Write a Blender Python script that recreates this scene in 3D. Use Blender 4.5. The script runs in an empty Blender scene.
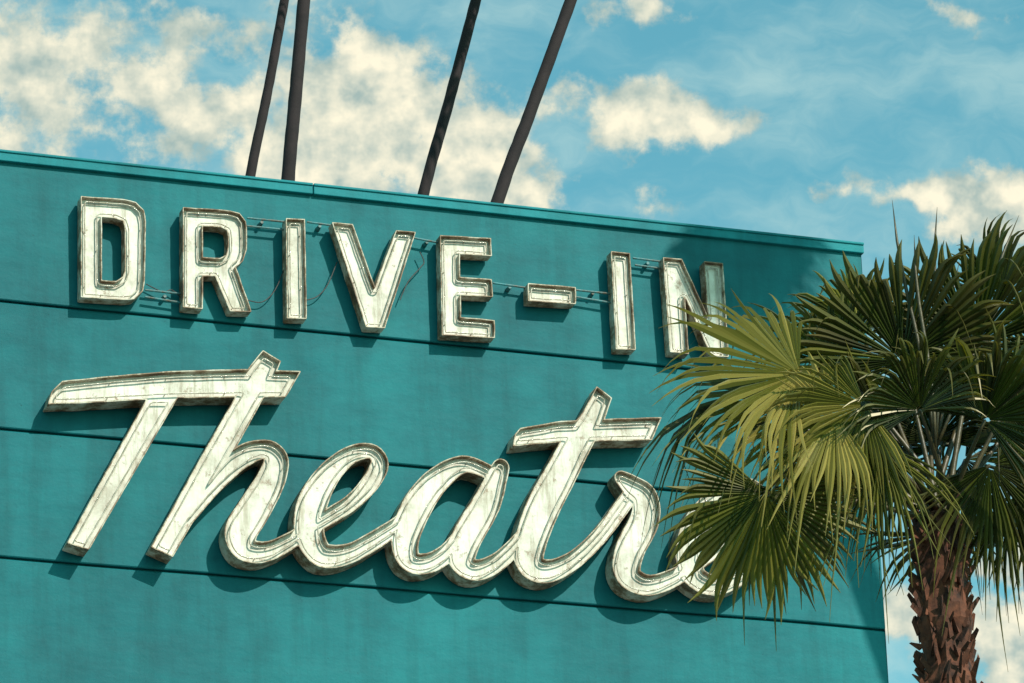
import bpy, math, random
import numpy as np
from mathutils import Vector, Matrix, noise as mnoise

scene = bpy.context.scene
random.seed(7); rng = random.Random(11)

# ------------------------------------------------------------------ camera
F = 5030.0
rv = Vector((15388, 1528, 5030)).normalized()          # world X in (right,down,fwd)
uv = Vector((-430, -12241, 5030)).normalized()         # world Z
uv = (uv - rv*uv.dot(rv)).normalized()
yv = uv.cross(rv).normalized()                         # world Y
CAM = Vector((-11.0, -34.9, 1.7))
def towards(c):
    c = Vector(c)
    return Vector((rv.dot(c), yv.dot(c), uv.dot(c)))
cr, cd, cf = towards((1,0,0)), towards((0,1,0)), towards((0,0,1))
cam = bpy.data.cameras.new("camera"); camo = bpy.data.objects.new("camera", cam)
scene.collection.objects.link(camo); scene.camera = camo
M = Matrix.Identity(4)
for i, col in enumerate((cr, -cd, -cf)):
    for j in range(3): M[j][i] = col[j]
M.translation = CAM
camo.matrix_world = M
cam.sensor_width = 36; cam.lens = F*36/1024; cam.clip_end = 5000; cam.clip_start = 0.1

def P(px, py, Y=0.0):
    """survey point: photo measurement -> point on the vertical plane y=Y"""
    d = towards(((px-512)/F, (py-341.5)/F, 1.0))
    t = (Y-CAM.y)/d.y
    return CAM + d*t

# ------------------------------------------------------------------ material helpers
def mat(name):
    m = bpy.data.materials.new(name); m.use_nodes = True
    nt = m.node_tree; b = nt.nodes["Principled BSDF"]
    return m, nt, b
def N(nt, t, **k):
    n = nt.nodes.new(t)
    for a, v in k.items(): setattr(n, a, v)
    return n
def noise(nt, vec, scale, detail=6, rough=0.6):
    n = N(nt, "ShaderNodeTexNoise"); n.inputs["Scale"].default_value = scale
    n.inputs["Detail"].default_value = detail; n.inputs["Roughness"].default_value = rough
    if vec is not None: nt.links.new(vec, n.inputs["Vector"])
    return n.outputs["Fac"]
def mapping(nt, scale=(1,1,1), rot=(0,0,0)):
    tc = N(nt, "ShaderNodeTexCoord"); mp = N(nt, "ShaderNodeMapping")
    mp.inputs["Scale"].default_value = scale; mp.inputs["Rotation"].default_value = rot
    nt.links.new(tc.outputs["Object"], mp.inputs["Vector"]); return mp.outputs["Vector"]
def ramp(nt, fac, stops):
    r = N(nt, "ShaderNodeValToRGB"); e = r.color_ramp.elements
    while len(e) < len(stops): e.new(0.5)
    for el, (p, c) in zip(e, stops): el.position = p; el.color = (*c, 1) if len(c) == 3 else c
    nt.links.new(fac, r.inputs["Fac"]); return r.outputs["Color"]
def mix(nt, fac, a, b, mode='MIX'):
    n = N(nt, "ShaderNodeMix", data_type='RGBA', blend_type=mode)
    for s, v in (("Factor", fac), ("A", a), ("B", b)):
        idx = {"Factor": 0, "A": 6, "B": 7}[s]
        if isinstance(v, bpy.types.NodeSocket): nt.links.new(v, n.inputs[idx])
        else: n.inputs[idx].default_value = v if s == "Factor" else (*v, 1)
    return n.outputs[2]
def mth(nt, op, a, b=None, c=None, clamp=False):
    n = N(nt, "ShaderNodeMath", operation=op, use_clamp=clamp)
    for i, v in enumerate((a, b, c)):
        if v is None: continue
        if isinstance(v, (int, float)): n.inputs[i].default_value = v
        else: nt.links.new(v, n.inputs[i])
    return n.outputs[0]
def bump(nt, b, h, strength, dist):
    n = N(nt, "ShaderNodeBump"); n.inputs["Strength"].default_value = strength
    n.inputs["Distance"].default_value = dist
    nt.links.new(h, n.inputs["Height"]); nt.links.new(n.outputs[0], b.inputs["Normal"])

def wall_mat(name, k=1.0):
    m, nt, b = mat(name)
    v = mapping(nt); vs = mapping(nt, (2.2, 2.2, 0.22)); vh = mapping(nt, (0.8, 1, 1.8), (0, math.radians(4), 0))
    c = ramp(nt, noise(nt, v, 0.6, 6, 0.65), [(0.3, (0.0035*k, 0.096*k, 0.117*k)), (0.5, (0.0055*k, 0.138*k, 0.162*k)), (0.7, (0.008*k, 0.180*k, 0.205*k))])
    st = ramp(nt, noise(nt, vs, 1.6, 6, 0.70), [(0.34, (0.55, 0.62, 0.62)), (0.54, (1, 1, 1))])
    c = mix(nt, 0.55, c, st, 'MULTIPLY')
    sh = ramp(nt, noise(nt, vh, 3.0, 6, 0.70), [(0.36, (0.76, 0.79, 0.80)), (0.5, (0.97, 0.97, 0.97)), (0.64, (1.10, 1.08, 1.05))])
    c = mix(nt, 0.6, c, sh, 'MULTIPLY')
    sp = ramp(nt, noise(nt, v, 9, 6, 0.75), [(0.64, (0, 0, 0)), (0.72, (1, 1, 1))])
    c = mix(nt, mth(nt, 'MULTIPLY', sp, 0.20), c, (0.05, 0.24, 0.25))
    ck = ramp(nt, noise(nt, v, 22, 4, 0.7), [(0.67, (1, 1, 1)), (0.73, (0.45, 0.5, 0.5))])
    c = mix(nt, 0.8, c, ck, 'MULTIPLY')
    nt.links.new(c, b.inputs["Base Color"]); b.inputs["Roughness"].default_value = 0.6
    b.inputs["Specular IOR Level"].default_value = 0.15
    h = mth(nt, 'ADD', mth(nt, 'MULTIPLY', noise(nt, v, 40, 2, 0.6), 0.10), mth(nt, 'MULTIPLY', noise(nt, vh, 1.9, 4, 0.55), 0.8))
    bump(nt, b, h, 0.40, 0.028)
    return m
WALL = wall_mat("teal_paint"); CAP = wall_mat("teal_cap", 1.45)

def letter_face():
    m, nt, b = mat("sign_face_enamel")
    v = mapping(nt); vs = mapping(nt, (9, 9, 1.0))
    c = ramp(nt, noise(nt, v, 3, 7, 0.72), [(0.34, (0.44, 0.40, 0.33)), (0.48, (0.63, 0.60, 0.52)), (0.64, (0.74, 0.72, 0.65))])
    g = ramp(nt, noise(nt, vs, 1.7, 7, 0.75), [(0.36, (0.42, 0.35, 0.25)), (0.49, (1, 1, 1))])
    c = mix(nt, 0.6, c, g, 'MULTIPLY')
    r = ramp(nt, noise(nt, v, 8, 7, 0.8), [(0.575, (0, 0, 0)), (0.64, (1, 1, 1))])
    c = mix(nt, mth(nt, 'MULTIPLY', r, 0.75), c, (0.19, 0.105, 0.05))
    nt.links.new(c, b.inputs["Base Color"]); b.inputs["Roughness"].default_value = 0.55
    bump(nt, b, noise(nt, v, 5, 3, 0.6), 0.4, 0.02)
    return m
def rim_mat():
    m, nt, b = mat("sign_rim_metal")
    v = mapping(nt)
    c = ramp(nt, noise(nt, v, 5, 8, 0.80), [(0.37, (0.09, 0.045, 0.024)), (0.47, (0.24, 0.15, 0.085)), (0.54, (0.48, 0.41, 0.31)), (0.64, (0.64, 0.60, 0.52))])
    nt.links.new(c, b.inputs["Base Color"]); b.inputs["Roughness"].default_value = 0.6
    bump(nt, b, noise(nt, v, 30, 3, 0.6), 0.4, 0.006)
    return m
FACE = letter_face(); RIM = rim_mat()
def simple(name, col, rough=0.5, col2=None, sc=8, **k):
    m, nt, b = mat(name)
    c2 = col2 or tuple(x*0.6 for x in col)
    v = mapping(nt)
    nt.links.new(ramp(nt, noise(nt, v, sc, 4, 0.65), [(0.35, c2), (0.62, col)]), b.inputs["Base Color"])
    b.inputs["Roughness"].default_value = rough
    bump(nt, b, noise(nt, v, sc*4, 2), 0.3, 0.01)
    return m
TUBE = simple("neon_glass_tube", (0.55, 0.51, 0.43), 0.12, (0.30, 0.25, 0.18), 15)
WIRE = simple("black_wire", (0.03, 0.03, 0.03), 0.6)
PIPE = simple("painted_conduit", (0.03, 0.20, 0.23), 0.5, (0.08, 0.07, 0.05), 12)
ASPH = simple("asphalt", (0.055, 0.055, 0.055), 0.9, (0.04, 0.04, 0.04), 1.5)
CONC = simple("concrete", (0.34, 0.33, 0.31), 0.85, (0.26, 0.25, 0.23), 1.5)
ROOF = simple("roof_gravel", (0.25, 0.24, 0.22), 0.9)
PAINT = simple("road_paint", (0.75, 0.73, 0.65), 0.7)

def leaf_mat():
    m, nt, b = mat("palm_leaf")
    at = N(nt, "ShaderNodeAttribute", attribute_name="leafvar")
    sx = N(nt, "ShaderNodeSeparateColor"); nt.links.new(at.outputs["Color"], sx.inputs[0])
    c = ramp(nt, sx.outputs[0], [(0.0, (0.008, 0.015, 0.003)), (0.35, (0.030, 0.046, 0.006)), (0.7, (0.125, 0.125, 0.018)), (1.0, (0.34, 0.28, 0.075))])  # leaf variation plus painted-in shade (dark end) and sun highlights (bright end)
    tip = mth(nt, 'MULTIPLY', mth(nt, 'POWER', sx.outputs[1], 3.0), 0.5)
    c = mix(nt, tip, c, (0.26, 0.20, 0.06))
    nt.links.new(c, b.inputs["Base Color"]); b.inputs["Roughness"].default_value = 0.32
    b.inputs["Specular IOR Level"].default_value = 0.5
    b.inputs["Specular Tint"].default_value = (1.0, 0.93, 0.68, 1)
    tr = N(nt, "ShaderNodeBsdfTranslucent")
    c2 = mix(nt, 1.0, c, (1.5, 1.5, 0.45), 'MULTIPLY'); nt.links.new(c2, tr.inputs["Color"])
    ms = N(nt, "ShaderNodeMixShader"); ms.inputs[0].default_value = 0.27
    nt.links.new(b.outputs[0], ms.inputs[1]); nt.links.new(tr.outputs[0], ms.inputs[2])
    nt.links.new(ms.outputs[0], nt.nodes["Material Output"].inputs["Surface"])
    return m
LEAF = leaf_mat()
STALK = simple("palm_petiole", (0.075, 0.055, 0.018), 0.45, (0.025, 0.024, 0.009), 6)
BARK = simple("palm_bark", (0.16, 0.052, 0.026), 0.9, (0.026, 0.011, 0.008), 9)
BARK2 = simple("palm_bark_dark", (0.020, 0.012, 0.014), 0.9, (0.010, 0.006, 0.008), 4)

# ------------------------------------------------------------------ mesh helpers
def empty(name, loc=(0,0,0)):
    e = bpy.data.objects.new(name, None); e.location = loc
    scene.collection.objects.link(e); return e
class MB:
    def __init__(s): s.v=[]; s.f=[]; s.c=[]
    def vert(s, p, c=(0,0,0)): s.v.append(tuple(p)); s.c.append((*c, 1)); return len(s.v)-1
    def obj(s, name, m, parent=None, smooth=False):
        me = bpy.data.meshes.new(name); me.from_pydata(s.v, [], s.f); me.update()
        at = me.color_attributes.new("leafvar", 'FLOAT_COLOR', 'POINT')
        at.data.foreach_set("color", np.array(s.c, dtype=np.float32).ravel())
        me.materials.append(m)
        if smooth: me.polygons.foreach_set("use_smooth", [True]*len(me.polygons))
        o = bpy.data.objects.new(name, me); scene.collection.objects.link(o)
        if parent: o.parent = parent; o.matrix_parent_inverse = Matrix.Translation(parent.location).inverted()
        return o
    def box(s, a, b):
        x0,y0,z0 = a; x1,y1,z1 = b
        i = [s.vert(p) for p in ((x0,y0,z0),(x1,y0,z0),(x1,y1,z0),(x0,y1,z0),(x0,y0,z1),(x1,y0,z1),(x1,y1,z1),(x0,y1,z1))]
        for q in ((0,3,2,1),(4,5,6,7),(0,1,5,4),(1,2,6,5),(2,3,7,6),(3,0,4,7)): s.f.append([i[k] for k in q])
    def tube(s, pts, rads, n=8, rough=0.0, col=(0,0,0)):
        rings=[]
        for k, p in enumerate(pts):
            p = Vector(p)
            d = (Vector(pts[min(k+1,len(pts)-1)]) - Vector(pts[max(k-1,0)])).normalized()
            a = d.cross(Vector((0.13,1,0.05))).normalized(); b = d.cross(a)
            rg=[]
            for j in range(n):
                t = 2*math.pi*j/n; r = rads[k]
                if rough: r *= 1 + rough*mnoise.noise(Vector((math.cos(t)*2.2, math.sin(t)*2.2, 0))+p*5)
                rg.append(s.vert(p + a*math.cos(t)*r + b*math.sin(t)*r, col))
            rings.append(rg)
        for k in range(len(rings)-1):
            for j in range(n):
                s.f.append([rings[k][j], rings[k][(j+1)%n], rings[k+1][(j+1)%n], rings[k+1][j]])
        s.f.append(rings[0][::-1]); s.f.append(rings[-1])

def catmull(pts, sub=6):
    out=[]; n=len(pts); A=[np.array(p, float) for p in pts]
    for i in range(n-1):
        p0=A[max(i-1,0)]; p1=A[i]; p2=A[i+1]; p3=A[min(i+2,n-1)]
        for k in range(sub):
            t=k/sub
            out.append(0.5*((2*p1)+(-p0+p2)*t+(2*p0-5*p1+4*p2-p3)*t*t+(-p0+3*p1-3*p2+p3)*t**3))
    out.append(A[-1]); return out

# ------------------------------------------------------------------ building
xR = P(874, 460).x
zTop = P(430, 198.5).z
g = [(P(100, 311).z+P(560, 356).z)/2, (P(20, 432).z+P(400,464).z)/2, (P(20, 558.5).z+P(870, 629).z)/2]
sp = g[1]-g[2]
grooves = list(g)
z = g[2]-sp
while z > 0.8: grooves.append(z); z -= sp
xL = xR - 26
bld = empty("theatre_building", (xR-13, 5, 0))
mb = MB()
bands = [zTop-0.02] + grooves + [0.0]
backY = 0.03
prof = []
for i in range(len(bands)-1):
    t, b_ = bands[i], bands[i+1]
    gt = 0.010 if i > 0 else 0.0; gb = 0.008 if i < len(bands)-2 else 0.0
    ylean = -0.012
    prof += [(backY, t-gt), (0.006, t-gt-0.001), (0.0, t-gt-0.010), (ylean*0.3, (t+b_)/2), (ylean, b_+gb+0.008), (ylean+0.006, b_+gb), (backY, b_+gb-0.001)]
nx = 120
idx=[]
for k in range(nx+1):
    x = xL + (xR-xL)*k/nx
    row=[]
    for (y, zz) in prof:
        w = 0.008*mnoise.noise(Vector((x*0.45, zz*0.8, 3.1)))
        dz = 0.008*mnoise.noise(Vector((x*0.9, round(zz), 7.7)))
        row.append(mb.vert((x, y+w, zz+(dz if 0.5 < zz < zTop-0.1 else 0))))
    idx.append(row)
for k in range(nx):
    for j in range(len(prof)-1):
        mb.f.append([idx[k][j], idx[k][j+1], idx[k+1][j+1], idx[k+1][j]])
mb.obj("front_wall", WALL, bld)
mb = MB(); mb.box((xL, 0.045, 0), (xR-0.004, 9.0, zTop-0.4)); mb.box((xL, 0.045, zTop-0.398), (xR-0.004, 0.35, zTop-0.02)); 
mb.f.append([mb.vert((xR,-0.012,0)), mb.vert((xR,0.3,0)), mb.vert((xR,0.3,zTop-.02)), mb.vert((xR,-0.006,zTop-.02))])
mb.obj("side_and_back_walls", WALL, bld)
mb = MB(); mb.box((xL+0.1, 0.4, zTop-0.395), (xR-0.1, 8.9, zTop-0.36)); mb.obj("roof", ROOF, bld)
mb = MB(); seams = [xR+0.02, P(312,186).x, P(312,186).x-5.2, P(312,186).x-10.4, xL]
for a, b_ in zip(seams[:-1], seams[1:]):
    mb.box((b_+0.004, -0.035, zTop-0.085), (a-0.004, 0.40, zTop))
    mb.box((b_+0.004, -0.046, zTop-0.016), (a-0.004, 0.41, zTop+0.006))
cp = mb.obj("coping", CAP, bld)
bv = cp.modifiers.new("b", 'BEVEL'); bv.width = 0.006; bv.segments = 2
mb = MB(); mb.box((xL, -0.09, 0.0), (xR+0.05, -0.02, 0.45)); mb.obj("plinth", CONC, bld)
mb = MB()
for k in range(4):
    x = xR-20+k*4.6; mb.box((x, -0.10, 0.46), (x+1.0, -0.03, 2.5)); mb.box((x+1.05, -0.10, 0.46), (x+2.05, -0.03, 2.5))
mb.obj("doors", simple("door_paint", (0.5,0.47,0.38), 0.4), bld)

# ------------------------------------------------------------------ letters (SDF -> contours)
def seg_sdf(X, Y, a, b, ra, rb):
    dx, dy = b[0]-a[0], b[1]-a[1]; L = dx*dx+dy*dy+1e-12
    t = np.clip(((X-a[0])*dx+(Y-a[1])*dy)/L, 0, 1)
    return np.hypot(X-a[0]-t*dx, Y-a[1]-t*dy) - (ra+(rb-ra)*t)
def poly_sdf(X, Y, pts):
    d = np.full(X.shape, 1e9); ins = np.zeros(X.shape, bool); n = len(pts)
    for i in range(n):
        a, b = pts[i], pts[(i+1)%n]
        d = np.minimum(d, seg_sdf(X, Y, a, b, 0, 0))
        if a[1] != b[1]:
            c = ((a[1] > Y) != (b[1] > Y)) & (X < (b[0]-a[0])*(Y-a[1])/(b[1]-a[1])+a[0])
            ins ^= c
    return np.where(ins, -d, d)
def contours(G, x0, y0, h):
    ins = G < 0
    m = ins[:-1,:-1].astype(int)+ins[1:,:-1]+ins[1:,1:]+ins[:-1,1:]
    cells = np.argwhere((m > 0) & (m < 4))
    adj = {}; pt = {}
    def ep(i, j, ax):
        k = (i, j, ax)
        if k not in pt:
            a = G[i, j]; b = G[i+1, j] if ax == 0 else G[i, j+1]
            t = a/(a-b)
            pt[k] = (x0+h*(i+(t if ax == 0 else 0)), y0+h*(j+(t if ax == 1 else 0)))
        return k
    for i, j in cells:
        i = int(i); j = int(j)
        c = [ins[i,j], ins[i+1,j], ins[i+1,j+1], ins[i,j+1]]
        es = [(i,j,0), (i+1,j,1), (i,j+1,0), (i,j,1)]
        cross = [e for q, e in enumerate(es) if c[q] != c[(q+1)%4]]
        if len(cross) == 2: prs = [(cross[0], cross[1])]
        else: prs = [(es[0], es[1]), (es[2], es[3])] if not c[0] else [(es[0], es[3]), (es[1], es[2])]
        for a, b in prs:
            ep(*a); ep(*b); adj.setdefault(a, []).append(b); adj.setdefault(b, []).append(a)
    loops=[]; seen=set()
    for s in list(adj):
        if s in seen: continue
        loop=[s]; seen.add(s); cur=s
        while True:
            nx_ = [q for q in adj[cur] if q not in seen]
            if not nx_: break
            cur = nx_[0]; seen.add(cur); loop.append(cur)
        pts = [pt[q] for q in loop]
        if len(pts) > 8: loops.append(pts)
    return loops
def thin(pts, tol=0.0012):
    out=[pts[0]]
    for i in range(1, len(pts)-1):
        a=np.array(out[-1]); b=np.array(pts[i+1]); p=np.array(pts[i]); d=b-a; L=np.hypot(*d)+1e-9
        if abs(d[0]*(p[1]-a[1])-d[1]*(p[0]-a[0]))/L > tol or L > 0.05: out.append(pts[i])
    out.append(pts[-1]); return out
def curve_mesh(name, loops, ext, yc, m, parent, bevel=None):
    cu = bpy.data.curves.new(name, 'CURVE')
    cu.dimensions = '2D' if bevel is None else '3D'
    if bevel is None: cu.fill_mode = 'BOTH'; cu.extrude = ext
    else: cu.bevel_depth = bevel; cu.bevel_resolution = 2
    for l in loops:
        s = cu.splines.new('POLY'); s.points.add(len(l)-1)
        s.points.foreach_set("co", [c for p in l for c in (p[0], p[1], 0, 1)]); s.use_cyclic_u = True
    o = bpy.data.objects.new(name+"_tmp", cu); scene.collection.objects.link(o)
    bpy.context.view_layer.update()
    me = bpy.data.meshes.new_from_object(o.evaluated_get(bpy.context.evaluated_depsgraph_get()))
    bpy.data.objects.remove(o)
    me.transform(Matrix(((1,0,0,0),(0,0,-1,yc),(0,1,0,0),(0,0,0,1))))
    me.materials.clear(); me.materials.append(m); me.name = name
    no = bpy.data.objects.new(name, me); scene.collection.objects.link(no)
    no.parent = parent; no.matrix_parent_inverse = Matrix.Translation(parent.location).inverted()
    if bevel: me.polygons.foreach_set("use_smooth", [True]*len(me.polygons))
    return no
MPP = 40.0/F
def build_shape(name, shapes, depth, parent, rim=0.007, recess=0.05, tube_lv=0.036, h=0.006, off=0.03):
    """shapes: ('poly',pts) / ('hole',pts) or ('stroke',[(x,y,halfwidth)...])"""
    Y = -depth
    allp=[]; conv=[]
    for s in shapes:
        if s[0] == 'stroke':
            q = [(P(a, b, Y).x, P(a, b, Y).z, r*MPP) for a, b, r in catmull(s[1], 6)]
        else: q = [(P(a, b, Y).x, P(a, b, Y).z, 0) for a, b in s[1]]
        conv.append((s[0], q)); allp += [(a-r, b-r) for a,b,r in q]+[(a+r, b+r) for a,b,r in q]
    A = np.array(allp); x0, y0 = A.min(0)-0.05; x1, y1 = A.max(0)+0.05
    xs = np.arange(x0, x1, h); ys = np.arange(y0, y1, h)
    X, Yg = np.meshgrid(xs, ys, indexing='ij')
    D = np.full(X.shape, 1e9)
    for kind, q in conv:
        if kind == 'stroke':
            for a, b in zip(q[:-1], q[1:]): D = np.minimum(D, seg_sdf(X, Yg, a, b, a[2], b[2]))
        elif kind == 'poly': D = np.minimum(D, poly_sdf(X, Yg, q))
        else: D = np.maximum(D, -poly_sdf(X, Yg, q))
    D = D + 0.0016*np.sin(X*23.0+Yg*9.0)*np.sin(Yg*31.0-X*7.0) + 1e-7
    out = [thin(l) for l in contours(D, x0, y0, h)]
    inn = [thin(l) for l in contours(D+rim, x0, y0, h)]
    mid = [thin(l) for l in contours(D+rim*0.5, x0, y0, h)]
    curve_mesh(name+"_channel", out+inn, (depth-off)/2, -(depth+off)/2, RIM, parent)
    curve_mesh(name+"_face", mid, 0.004, -(depth-recess), FACE, parent)
    tl = [l for l in contours(D+tube_lv, x0, y0, h)]
    tl = [l[::4] for l in tl if len(l) > 24]
    if tl: 
        curve_mesh(name+"_tube", tl, 0, -(depth-0.022), TUBE, parent, bevel=0.0055)
        mb = MB()
        for l in tl:
            for k in range(3, len(l), 19):
                x, zz = l[k]; mb.tube([(x, -(depth-0.020), zz), (x, -(depth-recess), zz)], [0.004, 0.004], 6)
        if mb.v: mb.obj(name+"_tube_supports", TUBE, parent)

s1 = empty("drive_in_sign", P(400, 280))
DD = 0.14
L = {
 "letter_d": [('poly', [(81,196),(124,199),(136,202),(144,210),(146,220),(145,280),(143,291),(134,299),(124,300),(81,297)]), ('hole', [(102,217),(116,218),(123,221),(125,228),(125,270),(123,277),(116,281),(102,280)])],
 "letter_r": [('poly', [(183,207),(228,210),(240,213),(246,221),(247,230),(247,250),(243,261),(236,267),(252,312),(230,311),(215,276),(203,276),(203,309),(183,307)]), ('hole', [(203,226),(221,227),(227,230),(228,236),(228,249),(226,255),(220,258),(203,257)])],
 "letter_i": [('poly', [(286,218),(305,219),(307,319),(287,318)])],
 "letter_v": [('poly', [(332,222),(353,224),(375,287),(396,230),(416,232),(385,328),(366,327)])],
 "letter_e": [('poly', [(440,235),(491,238),(492,256),(460,254),(460,277),(492,279),(493,297),(461,295),(461,317),(495,320),(495,338),(442,335)])],
 "hyphen": [('poly', [(528,283),(576,287),(576,304),(528,301)])],
 "letter_i_second": [('poly', [(611,251),(630,253),(636,350),(616,349)])],
 "letter_n": [('poly', [(663,257),(682,259),(708,316),(704,261),(723,263),(729,357),(711,356),(685,297),(689,354),(670,352)])],
}
for k, v in L.items(): build_shape(k, v, DD, s1)

s2 = empty("theatre_script_sign", P(400, 480))
T = [
 ('poly', [(62,381),(110,376),(170,371),(240,369),(301,371),(286,397),(240,397),(175,398),(120,401),(85,403),(48,404),(52,391)]),
 ('poly', [(148,396),(179,396),(89,550),(67,543)]),
 ('poly', [(263,350),(281,361),(272,383),(245,432),(173,557),(151,547),(205,450),(238,392),(250,366)]),
 ('stroke', [(190,515,7),(213,485,9),(240,458,11),(263,449,10),(276,457,12),(272,478,14),(255,508,16),(241,532,16),(246,549,13),(268,551,10),(295,538,8),(320,520,8)]),
 ('stroke', [(305,531,7),(330,516,8),(353,501,8),(371,482,9),(380,463,9),(371,451,8),(350,455,9),(328,475,12),(312,505,15),(310,535,15),(323,555,13),(350,553,10),(378,538,9),(408,518,8)]),
 ('stroke', [(487,471,8),(463,464,9),(436,481,13),(416,509,15),(405,540,14),(411,561,12),(432,562,10),(455,545,9),(478,510,9),(497,477,9)]),
 ('stroke', [(501,467,9),(487,503,14),(467,538,15),(462,560,14),(477,570,11),(500,560,9),(525,535,8),(548,508,7)]),
 ('poly', [(520,428),(560,421),(600,419),(662,417),(652,440),(600,441),(560,442),(513,446),(515,434)]),
 ('poly', [(597,386),(612,398),(604,422),(588,455),(560,445),(584,410)]),
 ('stroke', [(577,442,15),(562,472,16),(543,508,17),(530,545,16),(531,564,15),(548,571,12),(575,559,9),(603,532,8),(628,498,8)]),
 ('stroke', [(622,478,8),(632,486,12),(645,497,14),(645,520,15),(630,550,15),(628,574,14),(648,585,11),(675,577,9),(700,560,8)]),
 ('stroke', [(690,567,8),(720,545,8),(745,515,9),(757,494,10),(745,485,8),(722,494,10),(700,520,14),(690,550,15),(694,575,13),(714,585,11),(740,576,9),(762,561,5)]),
]
build_shape("script", T, 0.20, s2, rim=0.008, recess=0.055, tube_lv=0.045, h=0.007)

mb = MB()
for a, b_ in [((247,218),(286,222)),((307,222),(336,226)),((145,290),(183,294)),((145,297),(183,303)),((414,238),(440,243)),((493,283),(528,288)),((576,290),(612,294)),((576,297),(612,303)),((633,258),(664,262)),((635,265),(664,269)),((247,226),(286,230))]:
    p, q = P(*a, -0.07), P(*b_, -0.07); mb.tube([p, q], [0.009, 0.009], 8)
for a in [(122,301),(262,222),(320,226),(165,296),(427,242),(510,287),(593,293),(648,263)]:
    p = P(*a, -0.07); mb.tube([p, Vector((p.x, 0.0, p.z))], [0.013, 0.02], 8)
mb.obj("conduits", PIPE, s1)
mb = MB()
for pl in [[(307,300),(318,296),(328,284),(337,262)],[(400,300),(408,282),(420,268),(424,262),(420,252)],[(247,300),(262,302),(275,290),(287,262)],[(183,300),(172,290),(163,292),(146,284)],[(729,330),(738,336),(748,330)]]:
    pp = [P(a[0], a[1], -0.06) for a in catmull([(x,y) for x,y in pl], 5)]
    mb.tube(pp, [0.0045]*len(pp), 6)
mb.obj("wires", WIRE, s1)
mb = MB()
for a in [(90,240),(90,285),(192,240),(295,240),(295,300),(350,250),(375,300),(450,250),(450,325),(620,265),(625,335),(675,270),(715,330),(550,294)]:
    p = P(*a, -0.10); mb.box((p.x-0.015, -0.034, p.z-0.03), (p.x+0.015, 0.01, p.z+0.03))
mb.obj("brackets", RIM, s1)
mb = MB()
for a in [(110,470),(160,388),(200,485),(250,375),(255,500),(320,500),(420,500),(480,510),(545,500),(560,432),(630,550),(700,520)]:
    p = P(*a, -0.15); mb.box((p.x-0.015, -0.034, p.z-0.03), (p.x+0.015, 0.01, p.z+0.03))
mb.obj("brackets", RIM, s2)

# ------------------------------------------------------------------ palms
def fan(mb, hub, axis, nrm, R, droop, r, arc=110, nseg=44, tone=0.4, split=0.5, cup=0.15, mess=1.0):
    hub = Vector(hub); a = Vector(axis).normalized(); n = Vector(nrm); n = (n - a*n.dot(a)).normalized(); s = a.cross(n)
    dphi = math.radians(2*arc)/nseg
    up = Vector((0,0,1))
    rs = [0.05, 0.28, split, 0.5+split*0.4, 0.80+0.04*split, 0.91, 1.0]
    twist = r.uniform(-0.35, 0.35)*mess; wav = r.uniform(0, 6.28); wa = r.uniform(0.03, 0.10)*mess
    for i in range(nseg):
        if r.random() < 0.04*mess: continue
        ph = -math.radians(arc) + (i+0.5)*dphi + r.uniform(-0.2,0.2)*dphi
        d = a*math.cos(ph) + s*math.sin(ph); t = (-a*math.sin(ph) + s*math.cos(ph))
        Ls = R*(0.78+0.22*math.cos(ph*0.8))*r.uniform(0.82, 1.08)
        wmax = split*Ls*math.tan(dphi/2)*1.12
        tn = min(1, max(0, tone + r.uniform(-0.28, 0.28) + (0.3 if r.random() < 0.06 else 0)))
        bendn = r.uniform(-0.16, 0.16)*mess; bt = r.uniform(-0.11, 0.11); dr = droop*r.uniform(0.5, 1.7)
        if r.random() < 0.18*mess: dr += r.uniform(0.25, 0.8)
        rows=[]
        for q in rs:
            rr = q*Ls
            w = q/split*wmax if q <= split else wmax*(1-((q-split)/(1-split))**1.7)
            w = max(w, 0.0012)
            over = max(0, q-split)/(1-split)
            p = hub + d*rr*(1-0.12*dr*over) + n*(cup*Ls*q*q*abs(math.sin(ph)) + wa*Ls*q*math.sin(ph*3+wav) - bendn*Ls*over*over) + t*(bt*Ls*over**2 + twist*Ls*0.2*over**2)
            p -= up*dr*Ls*(0.18*q*q + 0.6*over**2.2)
            fold = n*(0.60*w)
            c = (tn, q, 0)
            rows.append((mb.vert(p - t*w - fold, c), mb.vert(p + fold*0.6, c), mb.vert(p + t*w - fold, c)))
        for A_, B_ in zip(rows[:-1], rows[1:]):
            mb.f.append([A_[0], A_[1], B_[1], B_[0]]); mb.f.append([A_[1], A_[2], B_[2], B_[1]])
def petiole(mb, b, h, sag, r0=0.022, r1=0.010):
    b = Vector(b); h = Vector(h); c = (b+h)/2 + Vector((0,0,sag))
    pts = [b*(1-t)**2 + c*2*t*(1-t) + h*t*t for t in [k/8 for k in range(9)]]
    mb.tube(pts, [r0+(r1-r0)*k/8 for k in range(9)], 6)
    return (pts[-1]-pts[-2]).normalized()
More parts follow.
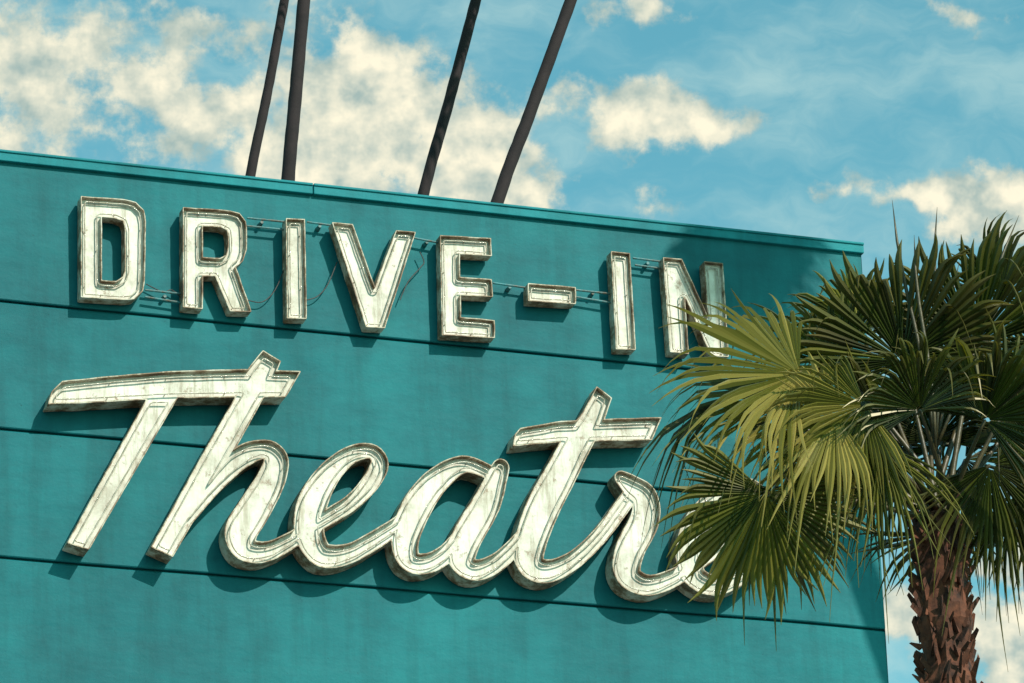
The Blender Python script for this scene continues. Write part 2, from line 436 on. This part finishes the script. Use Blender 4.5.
def random_crown(lf, st, base, n, pet, R, r, zlo=-0.5, zhi=1.0, filt=None, nseg=36, tone=None, **k):
    for i in range(n):
        az = i*2.39996 + r.uniform(-.2,.2); el = zhi - (zhi-zlo)*(i+0.5)/n
        d = Vector((math.cos(az)*math.cos(el*1.3), math.sin(az)*math.cos(el*1.3), math.sin(el*1.3))).normalized()
        if filt and not filt(d): continue
        h = Vector(base) + d*pet*r.uniform(0.8, 1.15)
        ax = petiole(st, base, h, 0.12*pet)
        ax = (ax + d*0.6 - Vector((0,0,0.25))).normalized()
        nr = Vector((0,0,1)) + Vector((r.uniform(-.5,.5), r.uniform(-.5,.5), 0)) + (-d*0.5)
        fan(lf, h, ax, nr, R*r.uniform(0.85,1.1), r.uniform(0.2,0.7), r, nseg=nseg, tone=r.uniform(0.2,0.6) if tone is None else tone, **k)

YP = -9.0
hub0 = P(937, 520, YP); mpp = (hub0-CAM).length/F
hp = empty("palm_tree", (P(948,683,YP).x, YP, 0))
r = random.Random(5)
lf = MB(); st = MB()
def fanpx(hx, hy, dy, ax, n, Rpx, droop, tone, arc=110, bx=None, by=None, sag=0.05, nseg=46, cup=0.12, split=0.5, mess=1.0):
    base = P(bx or r.uniform(925,950), by or r.uniform(500,530), YP+dy*0.15)
    h = P(hx, hy, YP+dy)
    petiole(st, base, h, sag)
    a = cr*ax[0] + cd*ax[1] + cf*ax[2]
    nn = cr*n[0] + cd*n[1] + cf*n[2]
    fan(lf, h, a, nn, Rpx*mpp, droop, r, arc=arc, nseg=nseg, tone=tone, cup=cup, split=split, mess=mess)
fanpx(903,360, 0.10,(-0.15,-1,0.1),(0.1,0.1,-1),138,0.10,0.10,arc=115,nseg=50,split=0.68,mess=0.5)
fanpx(800,374,-0.30,(-1,-0.25,-0.2),(0.3,-0.7,-0.75),158,0.34,0.80,arc=90,split=0.54,mess=0.8)
fanpx(790,400,-0.10,(-1,-0.05,0.0),(0.1,-0.9,-0.45),150,0.50,0.55,arc=80,nseg=34,split=0.45)
fanpx(838,365, 0.20,(-0.9,-0.6,0.1),(0.1,-0.5,-0.8),125,0.30,0.50,arc=95)
fanpx(835,415,-0.45,(-0.9,0.15,-0.2),(-0.1,-0.6,-0.8),122,0.42,0.88,arc=105,split=0.58,mess=0.7)
fanpx(865,405,-0.50,(-0.8,0.3,-0.3),(0.3,-0.5,-0.8),108,0.35,0.60,arc=100,split=0.55)
fanpx(765,493,-0.40,(-0.20,1,0.0),(0.15,0.1,-1),122,0.06,0.50,arc=122,sag=0.10,split=0.68,nseg=52,mess=0.25,cup=0.05)
fanpx(775,488,-0.10,(0.10,1,0.0),(0.2,0.1,-1),112,0.15,0.30,arc=105,sag=0.12,split=0.5,nseg=34)
fanpx(745,396, 0.25,(-1,0.25,0.2),(0.1,-1,-0.2),135,0.80,0.12,arc=55,nseg=14,sag=0.10,split=0.35)
fanpx(880,445,-0.50,(-0.3,0.9,-0.3),(-0.2,-0.2,-1),118,0.30,0.45,arc=85,split=0.45)
fanpx(975,345, 0.05,(0.45,-1,0.1),(-0.1,0.0,-1),138,0.12,0.08,arc=108,split=0.64,mess=0.6)
fanpx(1005,410,-0.20,(1,-0.2,-0.1),(0.1,-0.5,-0.9),130,0.30,0.18,arc=110)
fanpx(985,420,-0.55,(0.4,-0.6,-0.2),(0.0,-0.3,-1),115,0.25,0.12,arc=115,split=0.6,mess=0.7)
fanpx(920,410,-0.60,(-0.2,-0.8,-0.3),(0.1,-0.4,-1),100,0.25,0.22,arc=105,split=0.6)
fanpx(990,465,-0.35,(0.5,0.9,-0.1),(0.1,-0.1,-1),118,0.25,0.20,arc=105)
fanpx(1010,500,-0.15,(0.5,1,0.0),(0.1,-0.1,-1),105,0.3,0.30,arc=80,nseg=30,split=0.42)
fanpx(1050,380,0.3,(1,-0.5,0),(0,-0.4,-1),140,0.3,0.25)
fanpx(1040,470,-0.1,(1,0.5,0),(0,-0.4,-1),130,0.4,0.3)
fanpx(930,395,0.45,(0.1,-1,0.3),(0.2,0.3,-1),125,0.15,0.10,split=0.62)
fanpx(860,330,0.60,(-0.5,-1,0.3),(0.3,0.2,-1),100,0.25,0.4)
fanpx(890,460,0.5,(-0.8,0.2,0.4),(-0.1,-0.4,-1),100,0.45,0.10)
fanpx(965,460,0.5,(0.5,0.4,0.4),(0.1,-0.4,-1),105,0.45,0.10)
fanpx(820,450,0.35,(-0.9,0.4,0.2),(0.2,-0.5,-1),90,0.55,0.25)
fanpx(1000,300,0.5,(0.6,-0.8,0.3),(0,0.2,-1),110,0.3,0.2)
fanpx(905,430,0.6,(-0.3,-0.4,0.4),(0,-0.3,-1),120,0.3,0.05)
fanpx(975,400,0.6,(0.4,-0.4,0.4),(0,-0.3,-1),125,0.3,0.05)
fanpx(935,440,0.3,(0.0,-1,0.2),(0,0.1,-1),100,0.2,0.05,arc=100)
random_crown(lf, st, hub0, 12, 0.8, 0.75, random.Random(3), zlo=0.15, zhi=1.0, filt=lambda d: d.y > 0.1 and d.x > -0.55, tone=0.12)
for (x, y, dx) in [(893,200,0),(938,207,.1),(960,262,.2),(915,235,-.1),(1020,215,.1)]:
    a_, b_ = P(935,450,YP+dx), P(x,y,YP+dx)
    pts = [a_.lerp(b_, k/6)+Vector((0.02*math.sin(k),0,0)) for k in range(7)]
    st.tube(pts, [0.012,0.012,0.013,0.013,0.012,0.009,0.001], 6)
for k in range(34):
    x = r.uniform(680,1020); y = r.uniform(400,500); p = P(x, y, YP+r.uniform(-.5,.5))
    if x < 860 and y < 430: continue
    l = r.uniform(0.15,0.45); q = p + Vector((r.uniform(-.1,.1), r.uniform(-.05,.05), -l))
    st.tube([p, p.lerp(q,0.5)+Vector((r.uniform(-.03,.03),0,0)), q], [0.003,0.002,0.001], 4)
lf.obj("fronds", LEAF, hp); st.obj("petioles", STALK, hp, True)
tk = MB()
pT = P(938,535,YP); pM = P(944,610,YP); pB = P(949,683,YP)
path = [pT + (pT-pM)*0.25, pT, pM, pB]; zb = pB.z
path += [Vector((pB.x+0.02, YP, zb-k*0.5)) for k in range(1, int(zb/0.5)+1)] + [Vector((pB.x+0.02, YP, -0.2))]
path = [Vector(p) for p in catmull([tuple(p) for p in path], 5)]
rad = [(0.115+0.03*min(1,k/8)) + 0.012*math.sin(k*1.3) + (0.10*max(0,(k-70)/70.0)) for k in range(len(path))]
tk.tube(path, rad, 20, rough=0.3)
ang = 0
zcur = path[0].z
while zcur > 3.0:
    k = min(range(len(path)), key=lambda q: abs(path[q].z-zcur)); p = path[k]; R0 = rad[k]
    ang += 2.4 + r.uniform(-.3,.3); zcur -= 0.007 if zcur > zb-1 else 0.03
    o = Vector((math.cos(ang), math.sin(ang), 0)); t = Vector((-o.y, o.x, 0))
    w = r.uniform(0.006,0.032); hgt = r.uniform(0.03,0.11); out = r.uniform(0.015,0.075)
    lean = t*r.uniform(-.05,.05)
    c0 = Vector((p.x, p.y, zcur)) + o*R0*0.9
    a1 = tk.vert(c0 - t*w); a2 = tk.vert(c0 + t*w); a3 = tk.vert(c0 + o*0.03 - Vector((0,0,0.03)))
    e = c0 + o*out + lean + Vector((0,0,hgt))
    b1 = tk.vert(e - t*w*0.45); b2 = tk.vert(e + t*w*0.35 + Vector((0,0,r.uniform(-.03,.03)))); b3 = tk.vert(e + o*0.014 - Vector((0,0,0.01)))
    tk.f += [[a1,a3,b3,b1],[a3,a2,b2,b3],[a2,a1,b1,b2],[b1,b3,b2],[a1,a2,a3]]
tk.obj("trunk", BARK, hp)

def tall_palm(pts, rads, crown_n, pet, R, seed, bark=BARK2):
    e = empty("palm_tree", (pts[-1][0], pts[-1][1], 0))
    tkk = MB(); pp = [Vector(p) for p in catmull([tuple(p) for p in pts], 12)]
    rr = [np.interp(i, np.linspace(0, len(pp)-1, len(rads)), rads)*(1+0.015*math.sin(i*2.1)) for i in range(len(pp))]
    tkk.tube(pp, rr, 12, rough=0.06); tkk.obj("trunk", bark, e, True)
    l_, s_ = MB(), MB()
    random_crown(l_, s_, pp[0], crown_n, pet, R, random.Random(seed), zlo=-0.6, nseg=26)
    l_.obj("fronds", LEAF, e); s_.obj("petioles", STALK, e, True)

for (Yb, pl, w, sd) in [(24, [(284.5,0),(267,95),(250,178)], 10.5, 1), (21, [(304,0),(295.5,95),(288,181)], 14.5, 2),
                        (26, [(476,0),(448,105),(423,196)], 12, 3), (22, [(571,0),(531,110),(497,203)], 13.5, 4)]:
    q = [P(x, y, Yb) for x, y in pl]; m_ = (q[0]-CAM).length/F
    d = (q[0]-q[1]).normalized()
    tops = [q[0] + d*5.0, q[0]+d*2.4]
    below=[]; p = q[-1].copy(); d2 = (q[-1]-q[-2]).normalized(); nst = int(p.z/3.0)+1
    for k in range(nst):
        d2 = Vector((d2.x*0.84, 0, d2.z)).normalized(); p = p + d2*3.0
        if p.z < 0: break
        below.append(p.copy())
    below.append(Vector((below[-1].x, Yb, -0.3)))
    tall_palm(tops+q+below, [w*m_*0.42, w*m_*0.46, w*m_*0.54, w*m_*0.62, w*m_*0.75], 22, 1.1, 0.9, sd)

t = 5.0
pc = P(744, 240, 0) + Vector((0.5, -1.0, 0.9))*t
pts = [pc, pc+Vector((0.35,0,-1.2)), pc+Vector((0.85,0,-2.8)), pc+Vector((1.5,0,-5.2)), pc+Vector((2.2,0,-9)), pc+Vector((2.5,0,-14)), Vector((pc.x+2.6, pc.y, -0.3))]
tall_palm(pts, [0.10, 0.12, 0.14, 0.22], 34, 0.26, 0.50, 9, BARK)

# ------------------------------------------------------------------ ground
mb = MB(); mb.f.append([mb.vert(p) for p in ((-2500,-2500,-0.15),(2500,-2500,-0.15),(2500,2500,-0.15),(-2500,2500,-0.15))]); mb.obj("ground", ASPH)
mb = MB(); mb.box((-60,-11.5,-0.149),(60,-0.1,0.0)); pv = mb.obj("pavement", CONC)
mb = MB()
for k in range(20):
    x=-50+k*5; mb.f.append([mb.vert(p) for p in ((x,-20.1,-0.146),(x+2.5,-20.1,-0.146),(x+2.5,-19.95,-0.146),(x,-19.95,-0.146))])
mb.obj("road_markings", PAINT)

# ------------------------------------------------------------------ light
sd = Vector((0.5, -1.0, 0.9)).normalized()
sl = bpy.data.lights.new("sun", 'SUN'); sl.energy = 4.9; sl.angle = math.radians(0.5); sl.color = (1.0, 0.93, 0.80)
so = bpy.data.objects.new("sun", sl); scene.collection.objects.link(so)
so.rotation_euler = sd.to_track_quat('Z', 'Y').to_euler(); so.location = (10,-20,30)

w = bpy.data.worlds.new("World"); scene.world = w; w.use_nodes = True
try:
    w.cycles.sampling_method = 'MANUAL'; w.cycles.sample_map_resolution = 256
except Exception as ex: print(ex)
nt = w.node_tree; bg = nt.nodes["Background"]
sky = N(nt, "ShaderNodeTexSky", sky_type='NISHITA', sun_disc=False)
sky.sun_elevation = math.asin(sd.z); sky.sun_rotation = math.atan2(sd.x, sd.y)
STR = 0.085; bg.inputs["Strength"].default_value = STR
tint = mix(nt, 1.0, sky.outputs[0], (1.20, 2.45, 1.90), 'MULTIPLY')
tc = N(nt, "ShaderNodeTexCoord").outputs["Generated"]
def dot(v):
    n = N(nt, "ShaderNodeVectorMath", operation='DOT_PRODUCT'); nt.links.new(tc, n.inputs[0]); n.inputs[1].default_value = v; return n.outputs["Value"]
ff = mth(nt, 'MAXIMUM', dot(cf), 0.2)
K = F/100
pu = mth(nt, 'MULTIPLY', mth(nt, 'DIVIDE', dot(cr), ff), K); pv_ = mth(nt, 'MULTIPLY', mth(nt, 'DIVIDE', dot(cd), ff), K)
cx = N(nt, "ShaderNodeCombineXYZ"); nt.links.new(pu, cx.inputs[0]); nt.links.new(pv_, cx.inputs[1]); p0 = cx.outputs[0]
def vm(op, a, b):
    n = N(nt, "ShaderNodeVectorMath", operation=op)
    for i, v in enumerate((a, b)):
        if isinstance(v, tuple): n.inputs[i].default_value = v
        elif v is not None: nt.links.new(v, n.inputs[i])
    return n
def mrange(v, a, b, c=0.0, d=1.0):
    n = N(nt, "ShaderNodeMapRange", interpolation_type='SMOOTHSTEP'); nt.links.new(v, n.inputs[0])
    for i, q in zip((1,2,3,4), (a,b,c,d)): n.inputs[i].default_value = q
    return n.outputs[0]
blobs = [(365,105,95,70,1.05),(320,150,110,60,.95),(345,55,42,24,.7),(240,112,50,40,.8),(465,160,75,60,1.05),(505,195,55,35,.9),
 (40,60,130,80,.58),(140,100,120,60,.58),(210,25,110,45,.48),(10,150,90,40,.48),
 (625,112,58,34,.95),(690,128,56,20,.85),(645,5,60,22,.40),(960,8,70,20,.4),
 (945,188,90,22,.92),(1010,210,70,42,1.05),(655,212,24,16,.38),
 (905,610,60,40,.75),(1010,645,70,50,.85),(1000,560,50,30,.6)]
cur = None
wn = N(nt, "ShaderNodeTexNoise"); wn.inputs["Scale"].default_value = 1.7; wn.inputs["Detail"].default_value = 2; nt.links.new(p0, wn.inputs["Vector"])
warp = vm('MULTIPLY', vm('SUBTRACT', wn.outputs["Color"], (0.5,0.5,0.5)).outputs[0], (0.8,0.6,0)).outputs[0]
pw = vm('ADD', p0, warp).outputs[0]
for (bx, by, rx, ry, wt) in blobs:
    s_ = vm('SUBTRACT', pw, ((bx-512)/100, (by-341.5)/100, 0)).outputs[0]
    s_ = vm('MULTIPLY', s_, (100/rx/1.5, 100/ry/1.5, 0)).outputs[0]
    l_ = vm('LENGTH', s_, None).outputs["Value"]
    v_ = mth(nt, 'MULTIPLY_ADD', l_, -wt, wt)
    if cur is None: cur = v_
    else:
        n = N(nt, "ShaderNodeMath", operation='SMOOTH_MAX'); nt.links.new(cur, n.inputs[0]); nt.links.new(v_, n.inputs[1]); n.inputs[2].default_value = 0.12; cur = n.outputs[0]
nA = noise(nt, p0, 1.6, 8, 0.60)
sA = noise(nt, p0, 1.9, 4, 0.55)
pO = vm('ADD', p0, (0.13, -0.20, 0)).outputs[0]
sB = noise(nt, pO, 1.9, 4, 0.55)
den = mth(nt, 'ADD', cur, mth(nt, 'MULTIPLY', mth(nt, 'SUBTRACT', nA, 0.5), 1.6))
mask = mrange(den, 0.14, 0.46)
thick = mrange(den, 0.15, 0.70)
wis = mrange(noise(nt, vm('MULTIPLY', pw, (0.5, 1.1, 1)).outputs[0], 0.9, 6, 0.6), 0.38, 0.80, 0.0, 0.6)
lit = mth(nt, 'MULTIPLY_ADD', mth(nt, 'SUBTRACT', sA, sB), 2.8, 0.62, clamp=True)
lit = mth(nt, 'MULTIPLY', lit, mth(nt, 'MULTIPLY_ADD', thick, 0.6, 0.4))
ccol = mix(nt, lit, (4.6, 6.0, 5.6), (12.6, 11.6, 8.8))
c = mix(nt, wis, tint, (7.0, 9.4, 8.8))
c = mix(nt, mth(nt, 'MULTIPLY', mask, 0.96), c, ccol)
nt.links.new(c, bg.inputs["Color"])

scene.view_settings.view_transform = 'Standard'; scene.view_settings.look = 'None'; scene.view_settings.exposure = 0
